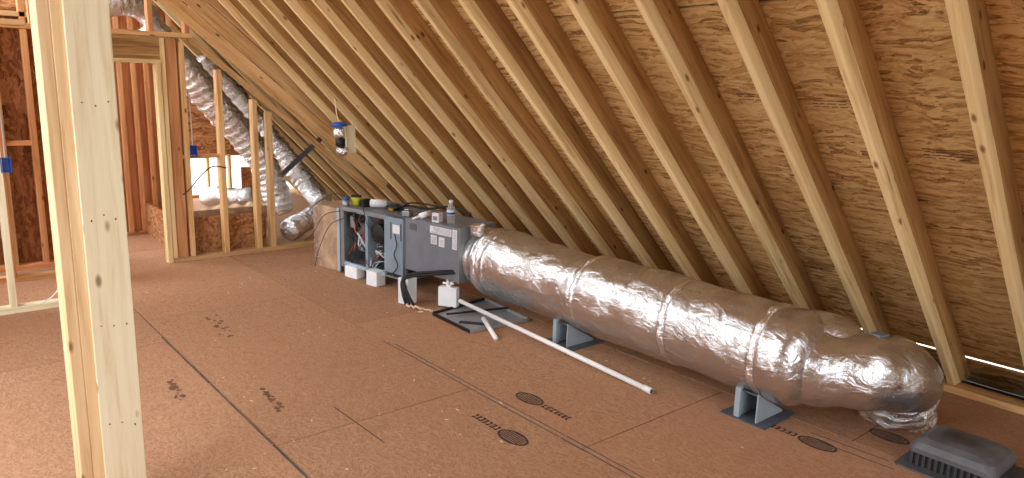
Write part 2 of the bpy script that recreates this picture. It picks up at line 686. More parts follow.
# sheathing rows: z bounds of the inner face
ROWS = [(-.02, .172), (.198, 1.185), (1.19, 2.02), (2.025, 2.88), (2.885, 3.74), (3.745, 4.31)]
for side in (1, -1):
    for ri, (z0, z1) in enumerate(ROWS):
        st = .991 - 12 * .4064 + (ri % 2) * 3 * .4064
        ys = [-3.5] + [st + 6 * .4064 * i for i in range(7) if -3.3 < st + 6 * .4064 * i < 10.6] + [6.93, 10.8]
        ys = sorted(set(ys))
        for a, b in zip(ys[:-1], ys[1:]):
            if b - a < .05:
                continue
            spans = [(a, b)]
            if side < 0 and ri in (1, 2, 3, 4, 5):
                spans = []
                for q0, q1 in (((-3.5, 1.4), (5.0, 6.05), (10.0, 10.8)) if ri in (2, 3) else ((-3.5, 6.05), (10.0, 10.8))):
                    u, w = max(a, q0), min(b, q1)
                    if w - u > .05:
                        spans.append((u, w))
            for u, w in spans:
                X = lambda z: E0 + DEPTH - z
                poly = [(X(z0 + .002), z0 + .002), (X(z1 - .002), z1 - .002), (X(z1 - .002) + .009, z1 + .007), (X(z0 + .002) + .009, z0 + .011)]
                if side < 0:
                    poly = [(2 * RX - x, z) for x, z in poly]
                zc = (z0 + z1) / 2
                fr = axis_frame(((X(zc) if side > 0 else 2 * RX - X(zc)), (u + w) / 2, zc), (0, 1, 0), (-.7, 0, -.7) if side > 0 else (.7, 0, -.7))
                mb = MB().prism_y(poly, u + .0015, w - .0015)
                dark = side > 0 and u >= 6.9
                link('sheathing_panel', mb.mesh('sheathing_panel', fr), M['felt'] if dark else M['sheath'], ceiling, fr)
Xf = lambda z: E0 + DEPTH + .0185 - z
for a, b in ((-3.5, 6.93), (6.93, 10.8)):
    MB().prism_y([(Xf(.215), .215), (Xf(4.33), 4.33), (Xf(4.33) + .01, 4.34), (Xf(.215) + .01, .225)], a, b).build('seam_light_backing', M['felt'], ceiling)  # unseen backing added to keep sky light out of the panel seams
Xd = lambda z: E0 + DEPTH + .052 - z
MB().prism_y([(Xd(.186), .186), (Xd(.32), .32), (Xd(.32) + .003, .323), (Xd(.186) + .003, .189)], -3.5, 10.8).build('slot_light_shield', M['felt'], ceiling)  # unseen strip added to block steep sky light entering the eave slot
hboard('ridge_board', RX - .019, RX + .019, -3.5, 10.8, E0 - RX - .02, E0 + DEPTH - RX - .02, M['rafter'], ceiling)

# printed nailing marks on the sheathing
def roofmark(y0, y1, z, n):
    mb = MB()
    for i in range(n):
        zz = z + i * .013
        y = y0 + random.uniform(0, .02)
        while y < y1:
            l = random.uniform(.02, .06)
            x = E0 + DEPTH - zz - .0006
            mb.prism_y([(x, zz - .0002), (x - .003, zz + .0028), (x - .0034, zz + .0024), (x - .0004, zz - .0006)], y, min(y + l, y1))
            y += l + random.uniform(.004, .015)
    mb.build('printed_mark', M['ink'], ceiling)


roofmark(1.10, 1.30, 1.40, 4)
roofmark(1.50, 1.72, 1.60, 3)
roofmark(1.90, 2.10, 1.62, 3)

# plate under the rafter feet
pl = empty('trim_1', (4.5, 0, 0), kind='structure')
hboard('eave_plate', 4.50, 4.62, -3.4, 4.2, 0, .04, M['stud'], pl)
hboard('eave_plate', 4.50, 4.62, 4.204, 10.7, 0, .04, M['stud'], pl)

# ================================================================== WALLS
# rear gable, behind the viewer, with the big framed opening
wr = empty('wall_rear', (0, -3.4, 0), kind='structure')
mbw = lambda x0, x1, z0, z1: MB().box(x0, x1, -3.44, -3.42, z0, z1)
for x0, x1, z0, z1 in ((-3.3, -1.5, 0, 1.4), (2.1, 4.2, 0, 1.0), (-1.5, 2.1, 0, .4), (-1.5, 2.1, 2.8, 3.2), (-2.2, -1.5, 1.4, 2.3), (2.1, 2.9, 1.0, 2.2), (-.4, 1.4, 3.2, 3.7)):
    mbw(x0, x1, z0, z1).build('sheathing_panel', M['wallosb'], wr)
for x in (-1.52, -.3, .9, 2.1):
    vstud('stud', x, x + .038, -3.42, -3.33, 0, 2.8, M['stud'], wr)

# far partition with the doorway, y = 6.9
wf = empty('wall_far', (2.1, 6.95, 0), kind='structure')
Y0, Y1 = 6.90, 6.99
SZ = lambda x: 1.93 - .82 * (x - 2.08)
hboard('bottom_plate', 1.83, 3.25, Y0, Y1, 0, .04, M['stud'], wf)
hboard('bottom_plate', .2, 1.02, Y0, Y1, 0, .04, M['stud'], wf)
vstud('jack_stud', 1.785, 1.825, Y0 - .012, Y1, 0, 1.765, M['strip'], wf)
vstud('king_stud', 1.83, 1.868, Y0, Y1, .04, 1.97, M['strip'], wf)
vstud('stud', 1.875, 1.965, Y0 + .02, Y1 + .02, .04, 1.97, M['warm_lit'], wf)
vstud('stud', 1.985, 2.025, Y0, Y1, .04, 1.95, M['stud'], wf)
vstud('king_stud', .98, 1.02, Y0, Y1, .04, 1.97, M['stud'], wf)
vstud('stud', .60, .64, Y0, Y1, .04, 1.97, M['warm_lit'], wf)
for x in (2.291, 2.606, 2.744):
    vstud('stud', x, x + .045, Y0, Y1, .04, SZ(x + .02) - .02, M['stud'], wf)
hboard('blocking', 1.87, 2.28, Y0 + .03, Y1, .93, .965, M['warm_lit'], wf)
hboard('header', 1.0, 1.83, Y0 + .01, Y1, 1.79, 1.975, M['rafter'], wf)
hboard('header_plate', 1.0, 1.83, Y0 - .01, Y1, 1.755, 1.788, M['strip'], wf)
hboard('top_plate', .2, 2.10, Y0 - .02, Y1, 1.98, 2.02, M['stud'], wf)
for x in (1.75, 2.04, .9):
    vstud('cripple_stud', x, x + .04, Y0, Y1, 2.02, 2.75, M['warm_lit'], wf)
# sloping plate and the boards stacked on it
for k in range(4):
    dz = .17 * k
    a = Vector((1.55 if k == 0 else 1.3, 6.93 - .035 * k, 0))
    a.z = SZ(a.x) + dz + .02
    xe = (4.05, 4.0, 3.75, 3.2)[k]
    b = Vector((xe, a.y, SZ(xe) + dz + .02))
    if k == 0:
        a = Vector((2.06, a.y, SZ(2.06) + .02))
    d = (b - a).normalized()
    nrm = Vector((-d.z, 0, d.x))
    board('sloping_plate', a + nrm * .03, b + nrm * .03, .036, .05 if k == 0 else .125, M['stud'], wf, up=nrm)

# short left partition, y = 6.0
wl = empty('wall_left', (.4, 6.0, 0), kind='structure')
hboard('bottom_plate', -2.6, .80, 5.96, 6.05, 0, .045, M['white_stud'], wl)
vstud('stud', .50, .54, 5.96, 6.05, .045, 2.6, M['white_stud'], wl)
vstud('stud', .08, .12, 5.96, 6.05, .045, 2.6, M['stud'], wl)
vstud('stud', -.32, -.28, 5.96, 6.05, .045, 2.6, M['stud'], wl)
for x0, x1 in ((-2.4, -1.2), (-1.197, .02), (.023, .40)):
    MB().box(x0, x1, 6.052, 6.065, .0, 2.2).build('sheathing_panel', M['wallosb'], wl, axis_frame(((x0 + x1) / 2, 6.06, 1.2), (0, 0, 1)))  # unseen panels added to keep back-room brightness out of the duct reflection
hboard('top_plate', -2.0, .75, 5.96, 6.05, 1.95, 1.99, M['stud'], wl)
# room behind it: strand-board wall with studs
wb = empty('wall_back_room', (.6, 7.4, 0), kind='structure')
for x0, x1 in ((-2.0, -.78), (-.778, .442), (.444, 1.02)):
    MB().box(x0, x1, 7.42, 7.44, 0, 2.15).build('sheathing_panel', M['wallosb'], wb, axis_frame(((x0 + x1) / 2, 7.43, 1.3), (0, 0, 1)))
for x, m in ((.30, 'stud'), (.66, 'stud'), (.885, 'warm_lit')):
    vstud('stud', x, x + .045, 7.31, 7.41, .04, 2.5, M[m], wb)
hboard('bottom_plate', -1.8, 1.02, 7.31, 7.41, 0, .04, M['warm_lit'], wb)
hboard('top_plate', -1.8, 1.02, 7.31, 7.41, 2.09, 2.13, M['stud'], wb)
hboard('blocking', .705, .885, 7.33, 7.41, 1.05, 1.09, M['warm_lit'], wb)
# wall running into the depth on the left of the hall
vstud('stud', .93, 1.02, 6.45, 6.62, 0, 2.6, M['warm_lit'], wb)

# hall wall seen through the doorway, y = 8.4
wh = empty('wall_hall', (1.9, 8.4, 0), kind='structure')
for i, x in enumerate((1.30, 1.50, 1.66, 1.80, 1.93, 2.05, 2.17, 2.30)):
    vstud('stud', x, x + .045, 8.36, 8.45, .04, 2.45, M['warm_lit'], wh)
hboard('bottom_plate', 1.1, 2.6, 8.36, 8.45, 0, .04, M['warm_lit'], wh)
hboard('top_plate', 1.1, 2.4, 8.36, 8.45, 2.45, 2.49, M['warm_lit'], wh)
MB().box(1.1, 2.36, 8.46, 8.475, 0, 2.4).build('sheathing_panel', M['lit_hallboard'], wh, axis_frame((1.7, 8.47, 1.2), (0, 0, 1)))
MB().box(1.97, 1.99, 7.0, 8.34, 0, .34).build('low_panel', M['wallosb'], wh, axis_frame((1.98, 7.7, .2), (0, 1, 0)))

# far gable with bright gaps between studs
wg = empty('wall_gable', (3, 10.6, 0), kind='structure')
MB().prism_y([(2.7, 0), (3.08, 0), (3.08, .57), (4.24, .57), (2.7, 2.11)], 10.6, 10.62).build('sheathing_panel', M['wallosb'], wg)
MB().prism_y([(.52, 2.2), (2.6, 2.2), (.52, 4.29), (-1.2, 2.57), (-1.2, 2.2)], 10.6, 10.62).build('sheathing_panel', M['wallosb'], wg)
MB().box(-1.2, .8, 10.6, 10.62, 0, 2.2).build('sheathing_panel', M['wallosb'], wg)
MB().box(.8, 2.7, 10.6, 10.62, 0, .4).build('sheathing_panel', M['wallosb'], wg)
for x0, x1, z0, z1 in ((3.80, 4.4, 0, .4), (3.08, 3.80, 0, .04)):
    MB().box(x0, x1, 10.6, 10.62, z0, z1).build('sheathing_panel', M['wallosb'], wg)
for x in (3.30, 3.46, 3.60):
    vstud('stud', x, x + .03, 10.5, 10.59, 0, .6, M['stud'], wg)

# low strand-board panel behind the studs
o = MB().box(2.02, 2.74, 7.03, 7.05, .0, .37).build('low_board', M['wallosb'], None, axis_frame((2.4, 7.04, .2), (0, 1, 0)))
tag(o, 'low brown strand board standing behind the far stud partition', 'board')

# ================================================================== FOREGROUND POST
post = empty('framing_post', (.5, 3.0, 0), label='pale built-up lumber post standing in the left foreground', cat='post')
PT = 3.98
o = vstud('face_board', .48, .6205, 2.92, 2.958, 0, PT, M['white_stud'], post)
vstud('ply', .4435, .481, 2.935, 3.075, 0, PT, M['post_tan'], post)
vstud('ply', .405, .4425, 2.938, 3.078, 0, PT, M['post_tan'], post)
vstud('backing_stud', .483, .62, 2.96, 3.0, 0, PT, M['post_tan'], post)
mb = MB()
for z in (.35, .75, 1.15, 1.55, 1.98):
    for dx in (.03, .07, .11):
        mb.tube([(.48 + dx + random.uniform(-.006, .006), 2.9195, z + random.uniform(-.02, .02)), (.48 + dx, 2.925, z)], .0026, 8)
tag(mb.build('nail_heads', M['vent_dark'], post), kind='stuff')

# ================================================================== MAIN DUCT
AX, AZ, AR = 3.37, .357, .25
duct = empty('foil_duct', (AX, 3.0, 0), label='big horizontal foil-wrapped supply duct lying along the eave', cat='duct')


def foil_tube(path, rads, seg, amp, freq, seed, squash=1.0):
    """tube along a path with crinkled skin"""
    mb = MB().tube(path, 0, seg, rads)
    n = len(path)
    out = []
    off = Vector((seed * 7.3, seed * 3.1, seed * 5.7))
    for i, v in enumerate(mb.v):
        p = Vector(path[min(i // seg, n - 1)])
        q = Vector(v)
        d = q - p
        if d.length < 1e-6:
            out.append(v)
            continue
        s = noise.fractal(Vector((q.x * freq, q.y * freq * .8, q.z * freq)) + off, 1.0, 2.0, 4)
        s += .6 * (abs(noise.noise(Vector((q.x * 5, q.y * 9, q.z * 5)) + off)) - .3)
        out.append(tuple(q + d.normalized() * s * amp))
    mb.v = out
    return mb


NY = 230
ya, yb = 4.30, 1.60
path, rads = [], []
for i in range(NY):
    t = i / (NY - 1)
    y = ya + (yb - ya) * t
    r = AR + .006 * math.sin(y * 5.1) + .004 * math.sin(y * 13)
    if y > 4.0:
        k = (y - 4.0) / .3
        r *= 1 - .04 * k
        r += .012 * math.sin(k * 22) * (1 - abs(2 * k - 1))
    for yr in (3.12, 2.42, 1.86):
        r -= .014 * math.exp(-((y - yr) / .018) ** 2)
    e = (y - yb) / .17
    if e < 1:
        r *= math.sqrt(max(.02, 1 - (1 - e) ** 2.4))
    path.append((AX + .006 * math.sin(y * 2), y, AZ + .005 * math.sin(y * 3.3)))
    rads.append(r)
foil_tube(path, rads, 88, .008, 6.0, 1.0).build('duct_body', M['foil'], duct, Matrix.Translation((AX, 3, AZ)), smooth=True)
# seam bands of shiny tape
for yr, w in ((3.12, .02), (2.42, .022), (1.86, .02), (4.14, .03), (4.03, .016)):
    p = [(AX, yr - w + 2 * w * i / 4, AZ) for i in range(5)]
    rr = AR - .004 if yr < 4 else AR + .002
    foil_tube(p, [rr, rr + .004, rr + .005, rr + .004, rr], 72, .011, 16, yr).build('tape_band', M['foil_tape'], duct, Matrix.Translation((AX, yr, AZ)), smooth=True)


def bez(pts, n):
    """Catmull-Rom through points"""
    P = [Vector(p) for p in pts]
    P = [2 * P[0] - P[1]] + P + [2 * P[-1] - P[-2]]
    out = []
    segs = len(P) - 3
    for i in range(n):
        t = i / (n - 1) * segs
        k = min(int(t), segs - 1)
        u = t - k
        a, b, c, d = P[k:k + 4]
        out.append(.5 * ((2 * b) + (c - a) * u + (2 * a - 5 * b + 4 * c - d) * u * u + (3 * b - a - 3 * c + d) * u ** 3))
    return out


ep = bez([(3.37, 1.95, .335), (3.40, 1.68, .325), (3.55, 1.47, .325), (3.70, 1.39, .30), (3.78, 1.40, .25)], 60)
er = [.185 + .006 * math.sin(i * .5) for i in range(60)]
foil_tube(ep, er, 64, .009, 6.5, 3.0).build('elbow', M['foil'], duct, Matrix.Translation((3.6, 1.5, .3)), smooth=True)
bp = bez([(3.76, 1.40, .25), (3.85, 1.43, .12), (3.92, 1.45, .012)], 22)
br = [.172 + .012 * math.sin(i * 1.3) + .012 * (i / 21) ** 3 for i in range(22)]
foil_tube(bp, br, 64, .016, 9, 5.0).build('floor_boot', M['foil_crumple'], duct, Matrix.Translation((3.9, 1.4, .1)), smooth=True)
# branch stub bulging behind the main run
sp = bez([(3.45, 1.95, .40), (3.50, 1.72, .43), (3.55, 1.58, .42), (3.57, 1.52, .41)], 20)
sr = [.15, .15, .15, .15, .15, .15, .15, .15, .148, .146, .143, .14, .135, .128, .12, .108, .095, .075, .05, .02]
foil_tube(sp, sr, 40, .006, 8, 6.0).build('branch_stub', M['foil'], duct, Matrix.Translation((3.5, 1.7, .42)), smooth=True)
mb = MB().box(-.05, .05, -.03, .03, -.004, .004)
link('tape_patch', mb.mesh('tape_patch'), M['tape_blue'], duct, Matrix.Translation((3.60, 1.46, .513)) @ Matrix.Rotation(.12, 4, 'Y'))
# sheet metal collar on top of the plenum end
o = MB().lathe([(.052, 0), (.054, .03), (.06, .075), (.062, .078), (.056, .078), (.05, .02)], 24).build('takeoff_collar', M['foil_tape'], duct, Matrix.Translation((3.23 - AX, 1.22, .57)), local=True, smooth=True)

# ================================================================== DUCT BRACKETS
def bracket(x, y, label):
    t = empty('duct_bracket', (x, y, 0), label=label, cat='bracket', group='duct support brackets')
    MB().box(-.02, .29, -.17, .09, 0, .006).build('base_plate', M['bracket_base'], t, local=True)
    H, L, T = .165, .25, .008
    for yy in (-.108, 0.0):
        bevel(MB().prism_y([(0, .006), (L, .006), (L, .016), (0, H)], yy - T / 2, yy + T / 2).build('gusset', M['bracket'], t, local=True), .0015, 1)
    MB().box(-.006, .016, -.012, .018, .006, H).build('front_flange', M['bracket'], t, local=True)
    MB().prism_y([(.012, H - .010), (.012, H - .02), (L, .008), (L, .018)], -.104, -.004).build('web', M['bracket_base'], t, local=True)
    return t


bracket(3.21, 1.948, 'blue-grey bracket under the duct nearer to the elbow')
bracket(3.20, 3.32, 'blue-grey bracket under the duct near the white pipe')

# ================================================================== AIR HANDLER
AHR = math.radians(8.63)
ah = empty('air_handler', (3.12, 4.30, 0), AHR, label='open grey furnace and coil unit lying behind foam blocks', cat='furnace')


def A(name, b, mat, bev=.004, parent=ah):
    o = MB().box(*b).build(name, mat, parent, local=True)
    if bev:
        bevel(o, bev, 2)
    return o


A('coil_cabinet', (0, .40, .0, .605, .20, .615), M['grey_paint'])
A('cabinet_flange', (-.006, .38, -.012, .0, .196, .62), M['steel'], .001)
d = A('access_door', (-.02, .0, .615, .845, .14, .598), M['blue_grey'])
A('door_frame_post', (0, .03, .605, .845, .13, .6), M['grey_paint'])
# open burner compartment: shell panels round a dark inside
A('cabinet_top', (0, .5, .605, 1.45, .585, .6), M['grey_paint'], .002)
A('cabinet_bottom', (0, .5, .605, 1.45, .09, .105), M['steel'], .002)
A('cabinet_back', (.485, .5, .605, 1.45, .105, .585), M['cab_dark'], 0)
A('cabinet_end', (0, .485, 1.435, 1.45, .105, .585), M['steel'], .002)
A('divider_post', (-.012, .02, 1.07, 1.105, .10, .59), M['blue_grey'], .002)
A('divider', (.02, .4, 1.075, 1.10, .105, .585), M['blue_grey'], .002)
A('corner_post', (-.012, .02, 1.405, 1.45, .07, .59), M['steel'], .002)
A('edge_trim', (-.014, -.001, 1.465, 1.50, .02, .58), M['bracket'], .002)
A('top_rail', (-.01, .015, .85, 1.43, .565, .598), M['steel'], .002)
A('bottom_rail', (-.01, .015, .85, 1.43, .09, .12), M['bracket'], .002)
# inside parts
A('blower_box', (.12, .4, 1.13, 1.38, .2, .45), M['steel'])
A('control_board', (.07, .09, 1.16, 1.26, .33, .47), M['vent_grey'], .001)
A('gas_valve', (.05, .14, .93, 1.02, .28, .38), M['cab_dark'])
A('junction_box', (.03, .1, 1.30, 1.37, .42, .52), M['steel'])
o = MB().lathe([(.07, 0), (.08, .02), (.08, .1), (.03, .11)], 20).build('inducer_fan', M['black'], ah, Matrix.Translation((.10, .95, .43)) @ Matrix.Rotation(-PI / 2, 4, 'Y'), local=True, smooth=False)
# labels
A('white_label', (-.0225, -.0195, .650, .735, .475, .545), M['paper'], 0, ah)
A('label_recess', (-.0215, -.0195, .628, .64, .42, .56), M['cab_dark'], 0)
A('label_recess', (-.0215, -.0195, .752, .764, .42, .56), M['cab_dark'], 0)
A('rating_label', (-.002, .001, .08, .315, .54, .595), M['paper'], 0)
A('rating_label', (-.002, .001, .02, .07, .45, .60), M['paper'], 0)
A('rating_label', (-.002, .001, .24, .305, .455, .525), M['paper'], 0)
A('rating_label', (-.002, .001, .155, .215, .448, .520), M['paper'], 0)
A('maker_badge', (-.002, .001, .47, .55, .53, .58), M['vent_grey'], 0)
mb = MB()
for i in range(5):
    mb.box(-.0028, -.001, .095, random.uniform(.25, .305), .548 + i * .009, .551 + i * .009)
for i in range(9):
    mb.box(-.0028, -.001, .028, random.uniform(.05, .064), .463 + i * .014, .466 + i * .014)
for i in range(4):
    mb.box(-.0028, -.001, .248, .295, .468 + i * .012, .471 + i * .012)
    mb.box(-.0028, -.001, .163, .205, .462 + i * .012, .465 + i * .012)
mb.build('label_print', M['paper_ink'], ah, local=True)
# wires in the open compartment
wcols = ['black', 'cab_dark', 'copper', 'paper', 'black', 'vent_grey', 'red', 'steel']
for i in range(46):
    y = random.uniform(.88, 1.40)
    z = random.uniform(.14, .56)
    pts = [(random.uniform(.0, .12), y, z)]
    for j in range(4):
        p = pts[-1]
        pts.append((min(.2, max(-.02, p[0] + random.uniform(-.05, .05))), min(1.42, max(.86, p[1] + random.uniform(-.09, .09))),
                    min(.57, max(.12, p[2] + random.uniform(-.11, .11)))))
    MB().tube(bez(pts, 14), random.choice((.003, .004, .006)), 5).build('wire', M[wcols[i % 8]], ah, local=True, smooth=True)
# thin cable hanging in front of the blue door
MB().tube(bez([(-.03, .70, .47), (-.034, .67, .38), (-.03, .71, .30), (-.034, .66, .22), (-.03, .72, .15), (-.02, .78, .12)], 26), .004, 6).build('wire', M['vent_dark'], ah, local=True, smooth=True)
for pts in ([(-.01, 1.44, .56), (-.06, 1.62, .5), (-.07, 1.8, .3), (-.05, 1.95, .22)], [(-.01, 1.40, .5), (-.05, 1.55, .42), (-.06, 1.7, .2), (-.08, 1.75, .02)],
            [(.1, 1.4, .62), (.0, 1.5, .70), (-.02, 1.72, .62), (-.04, 1.9, .5)], [(.15, 1.3, .61), (.0, 1.15, .66), (-.03, 1.05, .5), (.02, 1.0, .4)]):
    MB().tube(bez(pts, 18), .0035, 5).build('wire', M['vent_dark'], ah, local=True, smooth=True)

# return plenum of tan board at the far end of the unit
rp = empty('return_plenum', (2.9, 5.8, 0), AHR, label='tan fibre board return box at the far end of the unit', cat='plenum')
# return_plenum local frame: front along +y
o = MB().box(-.0, .48, -.02, .36, .0, .57).build('box_body', M['tan_board'], rp, local=True)
bevel(o, .006, 2)
MB().box(-.004, .49, -.03, -.012, .0, .58).build('end_flange', M['steel'], rp, local=True)
MB().box(-.003, .02, .30, .365, .0, .572).build('foil_seam', M['foil_tape'], rp, local=True)

# ------------------------------------------------------------------ foam blocks
def block(x, y, rz, sx, sy, h, label, z=0.0, notch=False):
    o = MB().box(-sx / 2, sx / 2, -sy / 2, sy / 2, 0, h)
    if notch:
        o.box(-sx / 2 - .001, sx / 2 + .001, -sy / 2 - .001, sy / 2 + .001, h * .46, h * .475)
    o = o.build('foam_block', M['white'], None, Matrix.Translation((x, y, z)) @ Matrix.Rotation(rz, 4, 'Z'), local=True)
    bevel(o, .006, 2)
    tag(o, label, 'block', 'white foam blocks around the unit')
    return o


block(2.90, 4.66, .25, .10, .10, .20, 'tall white foam block with black tubing draped over it', notch=True)
block(2.955, 5.24, .2, .10, .13, .125, 'white foam block in front of the open compartment divider')
block(2.93, 5.56, .2, .09, .16, .10, 'white foam block at the far corner of the unit')
bb = block(3.075, 4.36, .55, .06, .15, .15, 'white foam block at the pan corner by the long pipe', z=.018)

# black insulated line set over the tall block
ls = empty('refrigerant_lines', (2.95, 4.5, 0), label='black insulated tubing looping over the tall foam block', cat='tubing')
for k, (dz, dx) in enumerate(((0, 0), (.018, .012), (.006, .03))):
    MB().tube(bez([(3.16, 4.34 - .02 * k, .27 + dz), (3.03, 4.44, .255 + dz), (2.90 + dx, 4.58, .226 + dz), (2.838 + dx * .4, 4.63, .19 + dz), (2.828 + dx * .3, 4.61 - k * .03, .10), (2.832 + dx, 4.57 - k * .035, .016)], 30), .011, 8).build('tube', M['black'], ls, smooth=True)
    MB().tube([(2.832 + dx, 4.57 - k * .035, .02), (2.83 + dx * 1.6, 4.515 - k * .04, .012)], .008, 8).build('tube_end', M['chip'], ls, smooth=True)

# ------------------------------------------------------------------ drain pan
pan = empty('drain_pan', (3.1, 4.05, 0), label='grey sheet metal drain pan lying on the subfloor', cat='pan')
PA = [(2.86, 3.80), (3.36, 3.77), (3.42, 4.36), (2.88, 4.28)]
MB().prism_z(PA, .001, .006).build('pan_floor', M['pan_grey'], pan)
for i in range(4):
    a, b = Vector(PA[i] + (0,)), Vector(PA[(i + 1) % 4] + (0,))
    board('pan_rim', a + Vector((0, 0, .014)), b + Vector((0, 0, .014)), .007, .024, M['pan_grey'] if i in (0, 1) else M['black'], pan, bev=0)
board('pan_rib', (2.93, 4.02, .012), (3.06, 3.86, .012), .035, .01, M['vent_dark'], pan)
o = board('angle_iron', (2.93, 4.18, .026), (3.40, 4.04, .028), .02, .012, M['black'], None)
tag(o, 'black metal strip lying across the drain pan', 'strip')

# ------------------------------------------------------------------ pvc pipes
pv = empty('pvc_pipe', (3.1, 3.2, 0), label='long white plastic drain pipe slanting from the foam block', cat='pipe')
p0, p1 = Vector((3.10, 4.25, .08)), Vector((3.077, 2.415, .017))
d = (p1 - p0).normalized()
MB().tube([p0, p1], .0155, 16).build('pipe', M['pvc'], pv, smooth=True)
MB().tube([p1 - d * .05, p1 + d * .008], .0185, 16).build('coupling', M['pvc'], pv, smooth=True)
MB().tube([p1 + d * .0082, p1 + d * .009], .013, 16).build('bore', M['vent_grey'], pv)
o = MB().tube([(3.05, 3.90, .045), (2.915, 3.585, .015)], .0155, 14).build('pvc_offcut', M['pvc'], None, smooth=True)
tag(o, 'short white pipe offcut resting on the drain pan edge', 'pipe')
fit = empty('pipe_fitting', (3.075, 4.36, .168), label='small white plastic fitting on top of the foam block', cat='fitting')
MB().lathe([(.02, 0), (.022, .02), (.016, .022), (.016, .03)], 14, (3.075, 4.36, .168)).build('socket', M['pvc'], fit)
for k in range(5):
    a = k * 2 * PI / 5
    MB().tube([(3.075, 4.36, .19), (3.075 + .045 * math.cos(a), 4.36 + .045 * math.sin(a), .198 + .008 * (k % 2))], .009, 8).build('branch', M['pvc'], fit, smooth=True)
for i in range(7):
    x, y = 2.80 + random.uniform(0, .12), 4.40 + random.uniform(-.05, .1)
    o = board('wood_chip', (x, y, .008), (x + random.uniform(.015, .035), y + random.uniform(-.03, .03), .01), .012, .008, M['chip'], None, bev=0)
    tag(o, 'pale wood scrap on the floor before the tall foam block', 'scrap', 'wood scraps by the foam block')

# ------------------------------------------------------------------ clutter on top of the unit
ZT = .616
bo = empty('water_bottle', (3.20, 4.52, ZT), label='clear plastic water bottle with blue cap and label', cat='bottle')
MB().lathe([(.030, 0), (.032, .01), (.031, .05), (.032, .1), (.03, .115), (.014, .145), (.013, .16)], 20).build('bottle_body', M['clear'], bo, local=True, smooth=True)
MB().lathe([(.0325, .062), (.0325, .1)], 20).build('bottle_label', M['paper'], bo, local=True, smooth=True)
MB().lathe([(.0332, .07), (.0332, .086)], 20).build('label_band', M['blue'], bo, local=True, smooth=True)
MB().lathe([(.0155, .155), (.0155, .175), (.013, .177)], 16).build('bottle_cap', M['paper'], bo, local=True)
for i, (x, y, s, lab) in enumerate(((3.13, 4.60, 1.0, 'white carton with a printed side next to the water bottle'), (3.20, 4.68, .8, 'small white carton behind the white box on the coil cabinet'))):
    c = empty('white_box', (x, y, ZT), .4, label=lab, cat='box')
    bevel(MB().box(-.03 * s, .03 * s, -.032 * s, .032 * s, 0, .075 * s).build('carton', M['paper'], c, local=True), .004, 2)
    MB().box(-.031 * s, -.0295 * s, -.02 * s, .02 * s, .02 * s, .05 * s).build('print_patch', M['paper_ink'], c, local=True)
    MB().box(-.02 * s, .02 * s, -.012, .012, .075 * s, .08 * s).build('lid_tape', M['brass'], c, local=True)
ct = empty('caulk_tube', (3.1, 4.8, ZT + .024), label='white caulk tube lying across the coil cabinet edge', cat='tube')
c0, c1 = Vector((3.065, 4.80, ZT + .01)), Vector((3.20, 4.80, ZT + .035))
MB().tube([c0 + (c1 - c0) * .25, c1], .024, 16).build('cartridge', M['pvc'], ct, smooth=True)
MB().tube([c0 - (c1 - c0) * .25, c0 + (c1 - c0) * .25], .01, 10, [.005, .014]).build('nozzle', M['pvc'], ct, smooth=True)
YC = (3.00, 5.76)
yc = empty('plastic_tub', (YC[0] + .03, YC[1] - .06, .602), label='yellow-green tub on the far end of the unit', cat='tub')
MB().lathe([(.04, 0), (.045, .01), (.045, .07), (.04, .078)], 20).build('tub_body', M['yellow'], yc, local=True, smooth=True)
MB().lathe([(.047, .072), (.047, .085), (.03, .088)], 20).build('tub_lid', M['vent_dark'], yc, local=True)
o = MB().tube([(3.06, 5.50, .645), (3.16, 5.40, .645)], .034, 20).build('paper_roll', M['paper'], None, smooth=True)
tag(o, 'white paper roll lying on top of the open compartment', 'roll')
bc = empty('blue_canister', (2.93, 5.70, .602), label='small blue capped canister at the far corner of the unit', cat='canister')
MB().lathe([(.03, 0), (.032, .01), (.032, .05)], 16).build('can_body', M['steel'], bc, local=True, smooth=True)
MB().lathe([(.026, .05), (.024, .075), (.01, .08)], 16).build('cap', M['blue'], bc, local=True, smooth=True)
for k, (x, y, sx, sy, h, m, lab, cat) in enumerate((
        (3.09, 5.60, .07, .08, .05, 'black', 'black plastic case beside the yellow-green tub', 'case'),
        (3.20, 5.33, .06, .12, .035, 'cab_dark', 'dark tool pouch behind the white paper roll', 'pouch'),
        (3.13, 5.02, .05, .07, .045, 'steel', 'small grey metal box above the blue-grey door', 'box'))):
    mb = MB().box(-sx, sx * .6, -sy / 2, sy / 2, 0, h)
    mb.box(-sx * .6, sx * .3, -sy * .3, sy * .3, h, h + .014)
    o = bevel(mb.build(('tool_case', 'tool_pouch', 'metal_box')[k], M[m], None, Matrix.Translation((x, y, .602)) @ Matrix.Rotation(.3 * k, 4, 'Z'), local=True), .006, 2)
    tag(o, lab, cat)
cb = empty('black_cable', (3.4, 5.2, .61), label='black cable coiled loosely on top behind the cabinet', cat='cable')
MB().tube(bez([(3.12, 5.25, .615), (3.25, 5.22, .645), (3.38, 5.1, .625), (3.50, 4.98, .65), (3.54, 4.75, .63), (3.46, 4.62, .635)], 40), .009, 8).build('strand', M['black'], cb, smooth=True)
MB().tube(bez([(3.12, 5.15, .615), (3.28, 5.25, .66), (3.42, 5.16, .65), (3.52, 5.02, .62)], 30), .007, 8).build('strand', M['vent_dark'], cb, smooth=True)
MB().tube([(3.12, 5.24, .615), (3.09, 5.26, .625)], .014, 10).build('brass_end', M['brass'], cb)

